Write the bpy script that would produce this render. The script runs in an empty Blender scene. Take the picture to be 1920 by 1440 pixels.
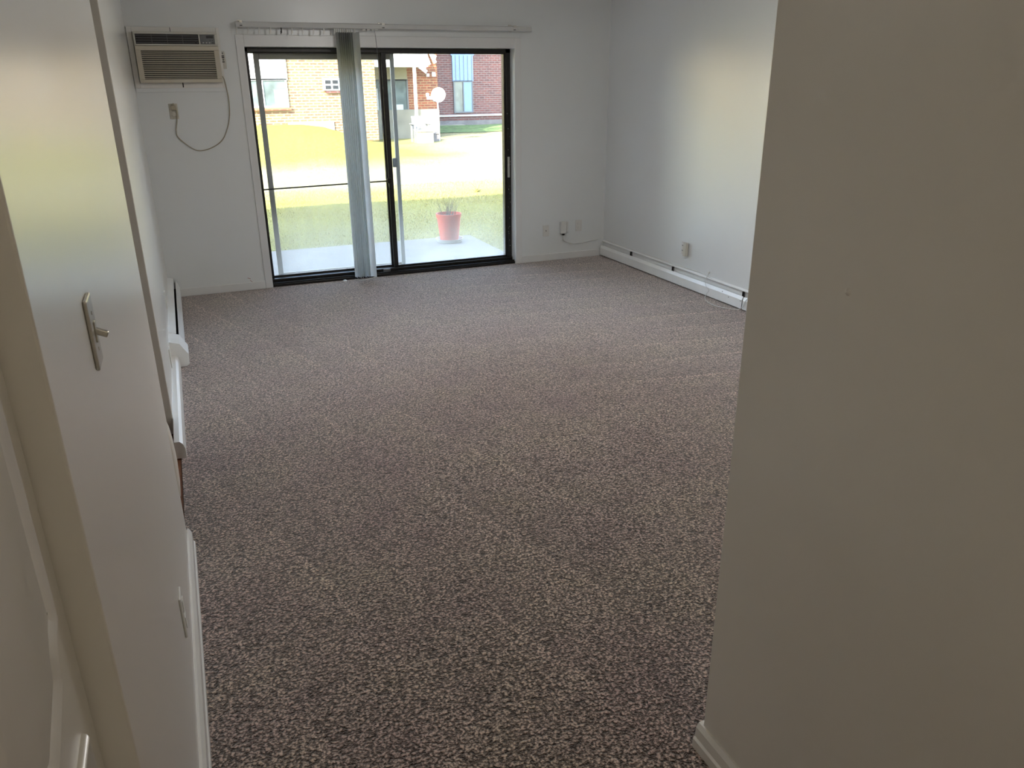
import bpy, bmesh, math, random
import numpy as np
from mathutils import Vector, Matrix
random.seed(7); rng = np.random.default_rng(5)
S = bpy.context.scene; C = S.collection
PI = math.pi

# ------------------------------------------------------------------ camera
yaw, pitch, roll, FPX, CAMZ = 0.39174, 0.36825, -0.00939, 1466.86, 1.7532
cy, sy, cp, sp = math.cos(yaw), math.sin(yaw), math.cos(pitch), math.sin(pitch)
fw = Vector((sy*cp, cy*cp, -sp)); rt = Vector((cy, -sy, 0)); up = rt.cross(fw)
cr, sr = math.cos(roll), math.sin(roll)
R_, U_ = cr*rt + sr*up, -sr*rt + cr*up
cam = bpy.data.objects.new('camera', bpy.data.cameras.new('camera')); C.objects.link(cam)
m = Matrix((R_, U_, -fw)).transposed().to_4x4(); m.translation = (0, 0, CAMZ)
cam.matrix_world = m
cam.data.sensor_width = 36; cam.data.lens = 36*FPX/1920; cam.data.clip_start = .02; cam.data.clip_end = 300
S.camera = cam

# ------------------------------------------------------------------ light and exposure
S.view_settings.view_transform = 'Standard'; S.view_settings.look = 'None'
S.view_settings.gamma = 1; S.view_settings.use_curve_mapping = False
S.view_settings.exposure = 4.22
W = bpy.data.worlds.new('sky'); S.world = W; W.use_nodes = True
nt = W.node_tree; bg = nt.nodes['Background']
sky = nt.nodes.new('ShaderNodeTexSky'); sky.sky_type = 'NISHITA'; sky.sun_disc = False
SUN_EL, SUN_AZ = math.radians(33), math.radians(50)      # the sun stands behind this building, to the left
sky.sun_elevation = SUN_EL; sky.sun_rotation = math.radians(180+50); sky.altitude = 200
hs = nt.nodes.new('ShaderNodeHueSaturation'); hs.inputs['Saturation'].default_value = .85
nt.links.new(sky.outputs[0], hs.inputs['Color']); nt.links.new(hs.outputs[0], bg.inputs[0]); bg.inputs[1].default_value = 0.165
sl = bpy.data.lights.new('sun', 'SUN'); sl.energy = 1.7; sl.angle = math.radians(.6); sl.color = (1, .93, .80)
so = bpy.data.objects.new('sun', sl); C.objects.link(so)
sd = Vector((math.sin(SUN_AZ)*math.cos(SUN_EL), math.cos(SUN_AZ)*math.cos(SUN_EL), -math.sin(SUN_EL)))
so.rotation_euler = sd.to_track_quat('-Z', 'Y').to_euler(); so.location = (-20, -20, 20)
# sampling portal in the sliding door opening (only guides sky sampling)
pl = bpy.data.lights.new('door_portal', 'AREA'); pl.shape = 'RECTANGLE'; pl.size = 2.45; pl.size_y = 2.1
pl.cycles.is_portal = True
po = bpy.data.objects.new('door_portal', pl); C.objects.link(po)
po.location = (1.88, 7.74, 1.03); po.rotation_euler = (-PI/2, 0, 0)
HALL_FILL_W = 1.12
ROOM_FILL_W = 5.2

# ------------------------------------------------------------------ node helpers
def mat(name):
    mt = bpy.data.materials.new(name); mt.use_nodes = True
    n = mt.node_tree; return mt, n, n.nodes['Principled BSDF']
def N(n, t, **kw):
    x = n.nodes.new('ShaderNode'+t)
    for k, v in kw.items():
        if k in x.inputs.keys() if isinstance(k, str) else False: x.inputs[k].default_value = v
        else: setattr(x, k, v)
    return x
def coords(n, scale=(1, 1, 1), rot=(0, 0, 0)):
    g = n.nodes.new('ShaderNodeNewGeometry'); mp = n.nodes.new('ShaderNodeMapping')
    n.links.new(g.outputs['Position'], mp.inputs[0])
    mp.inputs['Scale'].default_value = scale; mp.inputs['Rotation'].default_value = rot
    return mp.outputs[0]
def noise(n, vec, scale, detail=2, rough=.5):
    x = n.nodes.new('ShaderNodeTexNoise'); x.inputs['Scale'].default_value = scale
    x.inputs['Detail'].default_value = detail; x.inputs['Roughness'].default_value = rough
    n.links.new(vec, x.inputs['Vector']); return x.outputs['Fac']
def ramp(n, fac, stops):
    x = n.nodes.new('ShaderNodeValToRGB'); e = x.color_ramp.elements
    while len(e) < len(stops): e.new(.5)
    for el, (p, c) in zip(e, stops):
        el.position = p; el.color = (*c, 1) if len(c) == 3 else c
    n.links.new(fac, x.inputs[0]); return x.outputs[0]
def mixc(n, f, a, b, mode='MIX'):
    x = n.nodes.new('ShaderNodeMix'); x.data_type = 'RGBA'; x.blend_type = mode
    for s, v in ((0, f), (6, a), (7, b)):
        if hasattr(v, 'links') or hasattr(v, 'is_linked'): n.links.new(v, x.inputs[s])
        else: x.inputs[s].default_value = v if s == 0 else (*v, 1)
    return x.outputs[2]
def math_(n, op, a, b=0.):
    x = n.nodes.new('ShaderNodeMath'); x.operation = op
    for i, v in enumerate((a, b)):
        if hasattr(v, 'is_linked'): n.links.new(v, x.inputs[i])
        else: x.inputs[i].default_value = v
    return x.outputs[0]
def bump(n, b, h, strength, dist):
    x = n.nodes.new('ShaderNodeBump'); x.inputs['Strength'].default_value = strength
    x.inputs['Distance'].default_value = dist
    n.links.new(h, x.inputs['Height']); n.links.new(x.outputs[0], b.inputs['Normal']); return x
def plain(name, col, rough=.5, metal=0., var=.06, vs=6., spec=.5, bs=0):
    mt, n, b = mat(name)
    b.inputs['Roughness'].default_value = rough; b.inputs['Metallic'].default_value = metal
    b.inputs['Specular IOR Level'].default_value = spec
    f = noise(n, coords(n), vs, 3)
    lo = tuple(c*(1-var) for c in col); hi = tuple(min(1, c*(1+var)) for c in col)
    n.links.new(ramp(n, f, [(.3, lo), (.7, hi)]), b.inputs['Base Color'])
    if bs: bump(n, b, noise(n, coords(n), 250, 2), bs, .001)
    return mt
def paint(name, col, rough, peel=.25, roughvar=.08):
    """semi-gloss wall paint with roller texture and slow waves of the board"""
    mt, n, b = mat(name)
    v = coords(n)
    f = noise(n, v, 1.3, 4)
    n.links.new(ramp(n, f, [(.3, tuple(c*.96 for c in col)), (.7, col)]), b.inputs['Base Color'])
    r = noise(n, coords(n, (1, 1, .35)), 3.0, 3)
    n.links.new(math_(n, 'ADD', math_(n, 'MULTIPLY', r, roughvar*2), rough-roughvar), b.inputs['Roughness'])
    h = math_(n, 'ADD', math_(n, 'MULTIPLY', noise(n, v, 260, 1), .00022*peel),
              math_(n, 'MULTIPLY', noise(n, coords(n, (1, 1, .35)), 3.2, 2), .0014))
    x = n.nodes.new('ShaderNodeBump'); x.inputs['Strength'].default_value = 1; x.inputs['Distance'].default_value = 1.
    n.links.new(h, x.inputs['Height']); n.links.new(x.outputs[0], b.inputs['Normal'])
    b.inputs['Specular IOR Level'].default_value = .85
    b.inputs['Coat Weight'].default_value = .9; b.inputs['Coat Roughness'].default_value = .3
    return mt

M = {}
M['wall'] = paint('wall_paint', (.83, .80, .735), .315, .25, .03)
M['wall_far'] = paint('wall_paint_far_lit', (.78, .80, .79), .40)  # same wall paint, cooler daylight tone put into the colour
M['trim'] = paint('trim_gloss_paint', (.80, .78, .73), .315, .1, .02)
M['door'] = paint('door_gloss_paint', (.74, .71, .64), .31, .1, .02)
M['heater'] = plain('heater_white_enamel', (.88, .89, .88), .3, 0, .03)
M['wall_cool_lit'] = paint('wall_paint_cool_lit', (.80, .82, .825), .315, .25, .03)  # same wall paint again, bluish window light put into its colour
M['casing'] = paint('casing_paint', (.76, .76, .745), .42)
M['rail'] = plain('rail_paint', (.62, .62, .60), .5, 0, .03)
M['ceiling'] = plain('ceiling_paint', (.85, .85, .83), .8)
M['bronze'] = plain('dark_bronze_metal', (.016, .014, .012), .38, .3, .3, 30)
M['screenframe'] = plain('brown_aluminium', (.22, .19, .165), .45, .2, .08)
M['screengrey'] = plain('grey_aluminium', (.30, .30, .30), .45, .3, .08)
M['pvc'] = plain('vane_pvc', (.80, .80, .78), .42, 0, .03)
_n = M['pvc'].node_tree; _t = _n.nodes.new('ShaderNodeBsdfTranslucent'); _t.inputs[0].default_value = (.8, .82, .8, 1)
_m = _n.nodes.new('ShaderNodeMixShader'); _m.inputs[0].default_value = .22
_n.links.new(_n.nodes['Principled BSDF'].outputs[0], _m.inputs[1]); _n.links.new(_t.outputs[0], _m.inputs[2]); _n.links.new(_m.outputs[0], _n.nodes['Material Output'].inputs[0])
M['plastic'] = plain('white_plastic', (.72, .71, .67), .35, 0, .03)
M['beige'] = plain('aged_beige_plastic', (.60, .54, .43), .45, 0, .05)
M['acwhite'] = plain('ac_case_plastic', (.62, .60, .53), .4, 0, .04)
M['black'] = plain('black_plastic', (.012, .012, .013), .4, 0, .2)
M['darkgap'] = plain('dark_void', (.01, .01, .01), .8)
M['grey'] = plain('grey_plastic', (.16, .16, .165), .4)
M['metal'] = plain('brushed_nickel', (.62, .60, .55), .28, .85, .05, 60)
M['fin'] = plain('aluminium_fins', (.35, .34, .31), .5, .6, .2, 60)
M['cord'] = plain('beige_cord', (.40, .35, .26), .5)
M['cable'] = plain('white_cable', (.74, .74, .71), .4)
M['tan'] = plain('tan_outlet', (.58, .55, .46), .5, 0, .2, 40)
M['wood'] = plain('brown_wood_floor', (.19, .075, .035), .4, 0, .25, 15)
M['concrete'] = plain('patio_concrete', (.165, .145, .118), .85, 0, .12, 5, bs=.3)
M['white_sid'] = plain('white_siding', (.55, .55, .54), .6, 0, .03)
M['terracotta'] = plain('terracotta', (.45, .055, .018), .6, 0, .08)
M['saucer'] = plain('pale_saucer', (.34, .34, .33), .5)
M['soil'] = plain('potting_soil', (.05, .035, .025), .9)
M['twig'] = plain('dry_twigs', (.10, .075, .05), .9)
M['cream'] = plain('cream_panel', (.22, .20, .13), .6, 0, .1, 14)
M['bluepanel'] = plain('blue_grey_siding', (.16, .23, .42), .6, 0, .08, 14)
M['fglass'] = plain('curtained_glass', (.10, .125, .12), .12, 0, .35, 3)
M['curtain'] = plain('white_curtain', (.35, .36, .35), .8, 0, .05)
M['found'] = plain('pale_foundation', (.17, .155, .115), .8, 0, .15, 3)
M['greyfound'] = plain('grey_foundation', (.12, .105, .10), .85, 0, .25, 5)
M['chair'] = plain('weathered_grey_wood', (.10, .10, .10), .7)
M['roof'] = plain('roof_dark', (.08, .08, .08), .9)

# carpet
def carpet():
    mt, n, b = mat('brown_frieze_carpet')
    v = coords(n)
    warp = n.nodes.new('ShaderNodeTexNoise'); warp.inputs['Scale'].default_value = 60; warp.inputs['Detail'].default_value = 2
    n.links.new(v, warp.inputs['Vector'])
    va = n.nodes.new('ShaderNodeVectorMath'); va.operation = 'MULTIPLY_ADD'
    n.links.new(warp.outputs['Color'], va.inputs[0]); va.inputs[1].default_value = (.014, .014, 0); n.links.new(v, va.inputs[2])
    vo = n.nodes.new('ShaderNodeTexVoronoi'); vo.inputs['Scale'].default_value = 90; vo.feature = 'F1'
    n.links.new(va.outputs[0], vo.inputs['Vector'])
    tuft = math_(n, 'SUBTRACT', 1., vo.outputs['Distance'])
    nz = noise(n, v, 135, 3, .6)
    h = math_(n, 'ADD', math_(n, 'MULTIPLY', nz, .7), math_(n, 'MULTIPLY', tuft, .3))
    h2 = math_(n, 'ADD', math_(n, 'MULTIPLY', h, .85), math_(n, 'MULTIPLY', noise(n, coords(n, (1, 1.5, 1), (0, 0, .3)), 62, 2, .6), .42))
    col = ramp(n, h2, [(.52, (.026, .017, .014)), (.635, (.215, .163, .141)), (.75, (.98, .82, .74))])  # dark between tufts is pile shade put into the colour, with yarn tones
    # slow mottling of wear and yarn colour
    mot = noise(n, v, 2.2, 4, .6)
    col = mixc(n, 1., col, ramp(n, mot, [(.28, (.84, .74, .78)), (.5, (1.0, .95, .92)), (.72, (1.06, 1.06, .92))]), 'MULTIPLY')
    # vacuum strokes: nap sheen put into the colour as long thin lines
    def strokes(rot, scale, dist, lo, hi, mask):
        w = n.nodes.new('ShaderNodeTexWave'); w.wave_type = 'BANDS'; w.bands_direction = 'Y'; w.wave_profile = 'SAW'
        w.inputs['Scale'].default_value = scale; w.inputs['Distortion'].default_value = dist; w.inputs['Detail'].default_value = 2
        w.inputs['Detail Scale'].default_value = .6
        n.links.new(coords(n, (1, 1, 1), (0, 0, rot)), w.inputs['Vector'])
        c_ = ramp(n, w.outputs['Fac'], [(0, (lo,)*3), (.75, (1, 1, 1)), (.90, (1.04,)*3), (.95, (hi,)*3), (1, (hi,)*3)])
        return mixc(n, mask, (1, 1, 1), c_)
    g_ = n.nodes.new('ShaderNodeNewGeometry'); sx = n.nodes.new('ShaderNodeSeparateXYZ'); n.links.new(g_.outputs['Position'], sx.inputs[0])
    def rng_(src, a, b_, c, d):
        x = n.nodes.new('ShaderNodeMapRange'); n.links.new(src, x.inputs[0])
        for i, q in zip((1, 2, 3, 4), (a, b_, c, d)): x.inputs[i].default_value = q
        return x.outputs[0]
    br = rng_(noise(n, coords(n), 1.1, 2), .42, .58, .25, 1)
    right = math_(n, 'MULTIPLY', rng_(sx.outputs[0], 1.6, 3.0, 0, 1), br)
    left = math_(n, 'MULTIPLY', rng_(sx.outputs[0], 2.2, 1.0, 0, .8), br)
    col = mixc(n, 1., col, strokes(.16, .95, 1.6, .80, 1.42, right), 'MULTIPLY')
    col = mixc(n, 1., col, strokes(1.25, .85, 1.6, .84, 1.30, left), 'MULTIPLY')
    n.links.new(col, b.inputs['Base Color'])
    b.inputs['Roughness'].default_value = .95; b.inputs['Specular IOR Level'].default_value = .1
    b.inputs['Sheen Weight'].default_value = 1.; b.inputs['Sheen Roughness'].default_value = .32
    b.inputs['Sheen Tint'].default_value = (1, .95, .92, 1)
    bump(n, b, h2, 1., .022)
    return mt
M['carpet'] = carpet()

def brick(name, c1, c2, mortar, ms=.012):
    mt, n, b = mat(name)
    g = n.nodes.new('ShaderNodeNewGeometry'); s = n.nodes.new('ShaderNodeSeparateXYZ'); cmb = n.nodes.new('ShaderNodeCombineXYZ')
    n.links.new(g.outputs['Position'], s.inputs[0])
    n.links.new(math_(n, 'ADD', s.outputs[0], s.outputs[1]), cmb.inputs[0]); n.links.new(s.outputs[2], cmb.inputs[1])
    t = n.nodes.new('ShaderNodeTexBrick'); n.links.new(cmb.outputs[0], t.inputs['Vector'])
    t.inputs['Scale'].default_value = 1; t.inputs['Brick Width'].default_value = .22; t.inputs['Row Height'].default_value = .078
    t.inputs['Mortar Size'].default_value = ms; t.inputs['Mortar Smooth'].default_value = .3; t.inputs['Bias'].default_value = 0
    t.inputs['Color1'].default_value = (*c1, 1); t.inputs['Color2'].default_value = (*c2, 1); t.inputs['Mortar'].default_value = (*mortar, 1)
    f = noise(n, coords(n), 9, 3)
    n.links.new(mixc(n, 1., t.outputs['Color'], ramp(n, f, [(.3, (.8, .8, .8)), (.7, (1.1, 1.1, 1.1))]), 'MULTIPLY'), b.inputs['Base Color'])
    b.inputs['Roughness'].default_value = .9
    bump(n, b, t.outputs['Fac'], -.4, .01)
    return mt
M['brick'] = brick('red_brick', (.22, .058, .022), (.14, .036, .015), (.24, .17, .085), .011)
M['brick_buff'] = brick('pale_buff_brick', (.135, .055, .026), (.19, .10, .04), (.27, .225, .12), .019)  # buff brick with paler, wider mortar joints
M['brick_grey'] = brick('rose_brick', (.135, .042, .032), (.085, .030, .026), (.17, .14, .125), .010)

def grassmat(name):
    mt, n, b = mat(name)
    v = coords(n)
    fine = noise(n, v, 28, 4, .7)
    straw = ramp(n, fine, [(.34, (.10, .09, .03)), (.5, (.22, .195, .095)), (.66, (.36, .32, .18))])
    green = ramp(n, fine, [(.34, (.08, .08, .010)), (.5, (.17, .155, .022)), (.66, (.28, .24, .055))])
    g = n.nodes.new('ShaderNodeNewGeometry'); s = n.nodes.new('ShaderNodeSeparateXYZ'); n.links.new(g.outputs['Position'], s.inputs[0])
    def mr(src, a, b_, c, d):
        x = n.nodes.new('ShaderNodeMapRange'); n.links.new(src, x.inputs[0])
        for i, q in zip((1, 2, 3, 4), (a, b_, c, d)): x.inputs[i].default_value = q
        return x.outputs[0]
    near = mr(s.outputs[1], 13.5, 16, .75, 0)                  # greener by this building
    mound = math_(n, 'MULTIPLY', mr(s.outputs[1], 17.5, 20.5, 0, 1.2), mr(s.outputs[0], 4.5, 8.5, 1, 0))   # and on the mound
    f = math_(n, 'ADD', math_(n, 'ADD', near, mound), math_(n, 'MULTIPLY', math_(n, 'SUBTRACT', noise(n, v, .6, 3), .5), .8))
    n.links.new(mixc(n, ramp(n, f, [(.1, (0, 0, 0)), (.8, (1, 1, 1))]), straw, green), b.inputs['Base Color'])
    b.inputs['Roughness'].default_value = .9; b.inputs['Specular IOR Level'].default_value = .2
    bump(n, b, noise(n, v, 40, 4, .7), .6, .03)
    return mt
M['grass'] = grassmat('dry_autumn_lawn')
M['blade'] = plain('straw_green_blades', (.27, .235, .07), .8, 0, .3, 60)
M['greengrass'] = plain('green_lawn', (.085, .13, .035), .9, 0, .5, 8)

# glass with real grime on it, denser near the floor
def glass():
    mt = bpy.data.materials.new('grimy_clear_glass'); mt.use_nodes = True
    n = mt.node_tree; n.nodes.remove(n.nodes['Principled BSDF']); out = n.nodes['Material Output']
    tr = n.nodes.new('ShaderNodeBsdfTransparent'); tr.inputs[0].default_value = (.93, .95, .94, 1)
    gl = n.nodes.new('ShaderNodeBsdfGlossy'); gl.inputs['Roughness'].default_value = .02
    df = n.nodes.new('ShaderNodeBsdfTranslucent'); df.inputs[0].default_value = (.86, .84, .74, 1)
    fr = n.nodes.new('ShaderNodeFresnel'); fr.inputs[0].default_value = 1.35
    m1 = n.nodes.new('ShaderNodeMixShader'); n.links.new(fr.outputs[0], m1.inputs[0]); n.links.new(tr.outputs[0], m1.inputs[1]); n.links.new(gl.outputs[0], m1.inputs[2])
    g = n.nodes.new('ShaderNodeNewGeometry'); s = n.nodes.new('ShaderNodeSeparateXYZ'); n.links.new(g.outputs['Position'], s.inputs[0])
    mr = n.nodes.new('ShaderNodeMapRange'); n.links.new(s.outputs[2], mr.inputs[0])
    mr.inputs[1].default_value = .75; mr.inputs[2].default_value = 0; mr.inputs[3].default_value = .012; mr.inputs[4].default_value = .20
    nz = noise(n, coords(n), 5, 4, .6)
    f = math_(n, 'MULTIPLY', mr.outputs[0], math_(n, 'ADD', .45, nz))
    m2 = n.nodes.new('ShaderNodeMixShader'); n.links.new(f, m2.inputs[0]); n.links.new(m1.outputs[0], m2.inputs[1]); n.links.new(df.outputs[0], m2.inputs[2])
    n.links.new(m2.outputs[0], out.inputs[0])
    return mt
M['glass'] = glass()
def mesh_screen():
    mt = bpy.data.materials.new('insect_screen'); mt.use_nodes = True
    n = mt.node_tree; n.nodes.remove(n.nodes['Principled BSDF']); out = n.nodes['Material Output']
    tr = n.nodes.new('ShaderNodeBsdfTransparent'); df = n.nodes.new('ShaderNodeBsdfDiffuse'); df.inputs[0].default_value = (.4, .42, .42, 1)
    f = noise(n, coords(n, (1, 1, .2)), 12, 3)
    m1 = n.nodes.new('ShaderNodeMixShader'); n.links.new(math_(n, 'MULTIPLY', f, .2), m1.inputs[0])
    n.links.new(tr.outputs[0], m1.inputs[1]); n.links.new(df.outputs[0], m1.inputs[2]); n.links.new(m1.outputs[0], out.inputs[0])
    return mt
M['mesh'] = mesh_screen()
def emit(name, col, s):
    mt, n, b = mat(name); b.inputs['Emission Color'].default_value = (*col, 1); b.inputs['Emission Strength'].default_value = s
    b.inputs['Base Color'].default_value = (.8, .8, .8, 1); return mt

# ------------------------------------------------------------------ mesh helpers (all in world coordinates)
class MB:
    def __init__(s): s.bm = bmesh.new()
    def box(s, a, b, bev=0., seg=2, rot=None, piv=None):
        lo = [min(p, q) for p, q in zip(a, b)]; hi = [max(p, q) for p, q in zip(a, b)]
        r = bmesh.ops.create_cube(s.bm, size=1); vs = r['verts']
        for v in vs: v.co = Vector([(lo[i]+hi[i])/2 + v.co[i]*(hi[i]-lo[i]) for i in range(3)])
        if rot:
            pv = Vector(piv) if piv else Vector([(lo[i]+hi[i])/2 for i in range(3)])
            for v in vs: v.co = pv + rot @ (v.co-pv)
        if bev:
            es = {e for v in vs for e in v.link_edges}
            bmesh.ops.bevel(s.bm, geom=list(es), offset=bev, segments=seg, affect='EDGES', profile=.5)
        return s
    def prism(s, pts, axis, a, b):
        """extrude polygon pts (2D) along axis 0/1/2 from a to b"""
        def mk(p, t):
            l = list(p); l.insert(axis, t); return s.bm.verts.new(l)
        A = [mk(p, a) for p in pts]; B = [mk(p, b) for p in pts]
        n = len(pts)
        s.bm.faces.new(A); s.bm.faces.new(B[::-1])
        for i in range(n): s.bm.faces.new((A[i], B[i], B[(i+1) % n], A[(i+1) % n]))
        return s
    def tube(s, pts, r, seg=8, close=True):
        pts = [Vector(p) for p in pts]; rings = []
        rr = r if isinstance(r, (list, tuple)) else [r]*len(pts)
        nrm = None
        for i, p in enumerate(pts):
            t = (pts[min(i+1, len(pts)-1)]-pts[max(i-1, 0)]).normalized()
            if nrm is None:
                nrm = t.orthogonal().normalized()
            nrm = (nrm - t*nrm.dot(t)).normalized(); bn = t.cross(nrm)
            rings.append([s.bm.verts.new(p + rr[i]*(math.cos(2*PI*k/seg)*nrm + math.sin(2*PI*k/seg)*bn)) for k in range(seg)])
        for a, b in zip(rings, rings[1:]):
            for k in range(seg): s.bm.faces.new((a[k], a[(k+1) % seg], b[(k+1) % seg], b[k]))
        if close: s.bm.faces.new(rings[0][::-1]); s.bm.faces.new(rings[-1])
        return s
    def lathe(s, prof, c, seg=32, mtx=None):
        """prof: (r, h) pairs; axis +z through c unless mtx"""
        rings = []
        for r, h in prof:
            ring = []
            for k in range(seg):
                v = Vector((r*math.cos(2*PI*k/seg), r*math.sin(2*PI*k/seg), h))
                if mtx: v = mtx @ v
                ring.append(s.bm.verts.new(Vector(c)+v))
            rings.append(ring)
        for a, b in zip(rings, rings[1:]):
            for k in range(seg): s.bm.faces.new((a[k], a[(k+1) % seg], b[(k+1) % seg], b[k]))
        if prof[0][0] > 1e-4: s.bm.faces.new(rings[0][::-1])
        if prof[-1][0] > 1e-4: s.bm.faces.new(rings[-1])
        return s
    def grid(s, fn, nu, nv, thick=None):
        V = [[s.bm.verts.new(fn(i/(nu-1), j/(nv-1))) for j in range(nv)] for i in range(nu)]
        for i in range(nu-1):
            for j in range(nv-1): s.bm.faces.new((V[i][j], V[i+1][j], V[i+1][j+1], V[i][j+1]))
        return s
def curve(pts, n=8):
    """catmull-rom through pts"""
    P = [Vector(p) for p in pts]; P = [2*P[0]-P[1]] + P + [2*P[-1]-P[-2]]; out = []
    for i in range(1, len(P)-2):
        a, b, c, d = P[i-1:i+3]
        for k in range(n):
            t = k/n
            out.append(.5*((2*b)+(c-a)*t+(2*a-5*b+4*c-d)*t*t+(3*b-a-3*c+d)*t**3))
    out.append(P[-2]); return out
def wloc(o):
    l = Vector((0, 0, 0))
    while o: l += o.location; o = o.parent
    return l
def obj(name, mb, mt, parent=None, smooth=False, org=None):
    bm = mb.bm; bmesh.ops.recalc_face_normals(bm, faces=bm.faces)
    o0 = wloc(parent) if parent else Vector(org or (0, 0, 0))
    for v in bm.verts: v.co -= o0
    me = bpy.data.meshes.new(name); bm.to_mesh(me); bm.free()
    me.materials.append(mt if not isinstance(mt, str) else M[mt])
    if smooth:
        for p in me.polygons: p.use_smooth = True
        try: me.set_sharp_from_angle(angle=math.radians(35))
        except Exception: pass
    o = bpy.data.objects.new(name, me); C.objects.link(o)
    if parent: o.parent = parent
    else: o.location = o0
    return o
def tag(o, label=None, cat=None, group=None, kind=None):
    if label: o['label'] = label
    if cat: o['category'] = cat
    if group: o['group'] = group
    if kind: o['kind'] = kind
    return o
def thing(name, loc, label, cat, group=None, kind=None):
    o = bpy.data.objects.new(name, None); C.objects.link(o); o.location = loc; o.empty_display_size = .1
    return tag(o, label, cat, group, kind)
def struct(name, mb, mt, label, cat, parent=None, smooth=False):
    return tag(obj(name, mb, mt, parent, smooth), label, cat, None, 'structure')

# ------------------------------------------------------------------ room dimensions
D = 7.384           # inner face of the wall with the sliding door
XR = 4.128          # right wall
XF = -.2096         # left wall, far stretch
A = -.171           # left wall, near stretch (hall)
HX, HY = 1.1287, 1.361   # outer corner of the hall wall
H = 2.52
YB, YC, YF = .982, 2.981, 4.247
OL, OR_, OT = .6706, 3.104, 2.048   # sliding door opening

# floor
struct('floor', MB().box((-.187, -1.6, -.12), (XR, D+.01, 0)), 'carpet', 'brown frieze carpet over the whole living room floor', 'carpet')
struct('floor_kitchen', MB().box((-2.9, -1.6, -.12), (-.187, 7.5, -.006)), 'wood', 'strip of brown wood flooring in the doorway on the left', 'floor')
struct('ceiling', MB().box((-3, -1.7, H), (4.3, 7.6, H+.1)), 'ceiling', 'flat white ceiling above the room', 'ceiling')
# left side
struct('wall_left', MB().box((A-.115, YB, 0), (A, YC, H), .004, 3), 'wall', 'near stretch of the left wall with the toggle switch', 'wall')
wl = bpy.data.objects['wall_left']
obj('plaster_bulge', MB().lathe([(.001, -.17), (.4, -.15), (.8, -.09), (1, 0), (.85, .08), (.5, .14), (.001, .17)], (A-.003, 2.972, .42), 20, Matrix.Diagonal((.016, .035, 1))), 'wall', wl, True)
mb = MB().box((XF-.12, YF, 0), (XF, D+.02, H), .004, 2)
struct('wall_left_far', mb, 'wall', 'far stretch of the left wall beyond the kitchen doorway', 'wall')
mb = MB().box((A-.115, -1.6, 0), (A, .06, H)).box((A-.115, .06, 2.05), (A, YB, H))
struct('wall_left_hall', mb, 'wall', 'hall wall around the closed closet door', 'wall')
mb = MB().box((-2.9, 2.3, 0), (A-.115, 2.4, H)).box((-2.9, 5.6, 0), (XF-.12, 5.7, H)).box((-3.0, 2.3, 0), (-2.9, 5.7, H))
struct('wall_kitchen', mb, 'wall', 'kitchen walls behind the doorway on the left', 'wall')
struct('wall_closet', MB().box((-1.0, -.1, 0), (-.9, 1.2, H)), 'wall', 'closet back wall behind the closed door', 'wall')
# right side
struct('wall_hall_right', MB().box((HX, -1.6, 0), (HX+.12, HY, H), .004, 3), 'wall', 'large plain hall wall filling the right of the view', 'wall')
struct('wall_near', MB().box((HX+.12, HY-.12, 0), (XR+.1, HY, H)), 'wall', 'wall behind the hall corner facing the sliding door', 'wall')
struct('wall_right', MB().box((XR, HY-.12, 0), (XR+.12, D+.2, H)), 'wall_cool_lit', 'right wall of the living room above the long heater', 'wall')
struct('wall_hall_end', MB().box((A-.115, -1.7, 0), (HX+.12, -1.6, H)), 'wall', 'hall end wall behind the viewer', 'wall')
# far wall (opening for the sliding door)
mb = MB().box((XF-.2, D, 0), (OL, D+.22, H)).box((OR_, D, 0), (XR+.1, D+.22, H)).box((OL, D, OT), (OR_, D+.22, H))
struct('wall_far', mb, 'wall_far', 'grey-white far wall around the sliding glass door', 'wall')
wf = bpy.data.objects['wall_far']
M['red'] = plain('red_scuff', (.35, .06, .05), .7)
obj('scuff_mark', MB().box((.455, D-.001, .104), (.482, D, .108), rot=Matrix.Rotation(.35, 3, 'Y')), 'red', wf)
obj('scuff_mark', MB().box((.470, D-.001, .076), (.502, D, .079), rot=Matrix.Rotation(.9, 3, 'Y')), 'red', wf)
# body of this building: brick skin and upper storey
mb = MB().box((-12, D+.22, -.4), (OL-.0, D+.32, 5.5)).box((OR_, D+.22, -.4), (16, D+.32, 5.5)).box((OL, D+.22, OT), (OR_, D+.32, 5.5)).box((OL, D+.22, -.4), (OR_, D+.32, -.03))
struct('wall_exterior', mb, 'brick', 'outer brick face of this building', 'wall')
mb = MB().box((-12, -6, H+.12), (16, D+.21, 5.5)).box((-12, -6, -.4), (-3.2, D+.21, H+.12)).box((4.4, -6, -.4), (16, D+.21, H+.12))
struct('wall_building_mass', mb, 'roof', 'rest of this building beyond the room', 'wall')

# skirting boards
def bb_profile(x0, sgn, t, h):  # stands against x0, grows to sgn
    return [(x0, .0), (x0+sgn*t, .0), (x0+sgn*t, h*.30), (x0+sgn*t*.8, h*.36), (x0+sgn*t*.72, h*.8), (x0+sgn*t*.45, h*.93), (x0+sgn*t*.3, h), (x0, h)]
struct('baseboard_left', MB().prism(bb_profile(A, 1, .022, .092), 1, YB, 3.02), 'trim', 'white skirting board along the near left wall', 'baseboard')
mb = MB().prism([(XF, 0), (XF+.048, 0), (XF+.048, .05), (XF+.04, .075), (XF+.026, .09), (XF, .09)], 1, YF-.33, 5.37)
struct('baseboard_left_far', mb, 'trim', 'thick white skirting board between doorway and left heater', 'baseboard')
mb = MB().box((XF, D-.014, 0), (.605, D, .07), .003)
struct('baseboard_far_left', mb, 'casing', 'low skirting board left of the sliding door', 'baseboard')
mb = MB().box((3.17, D-.014, 0), (4.08, D, .07), .003)
struct('baseboard_far_right', mb, 'casing', 'low skirting board right of the sliding door', 'baseboard')
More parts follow.
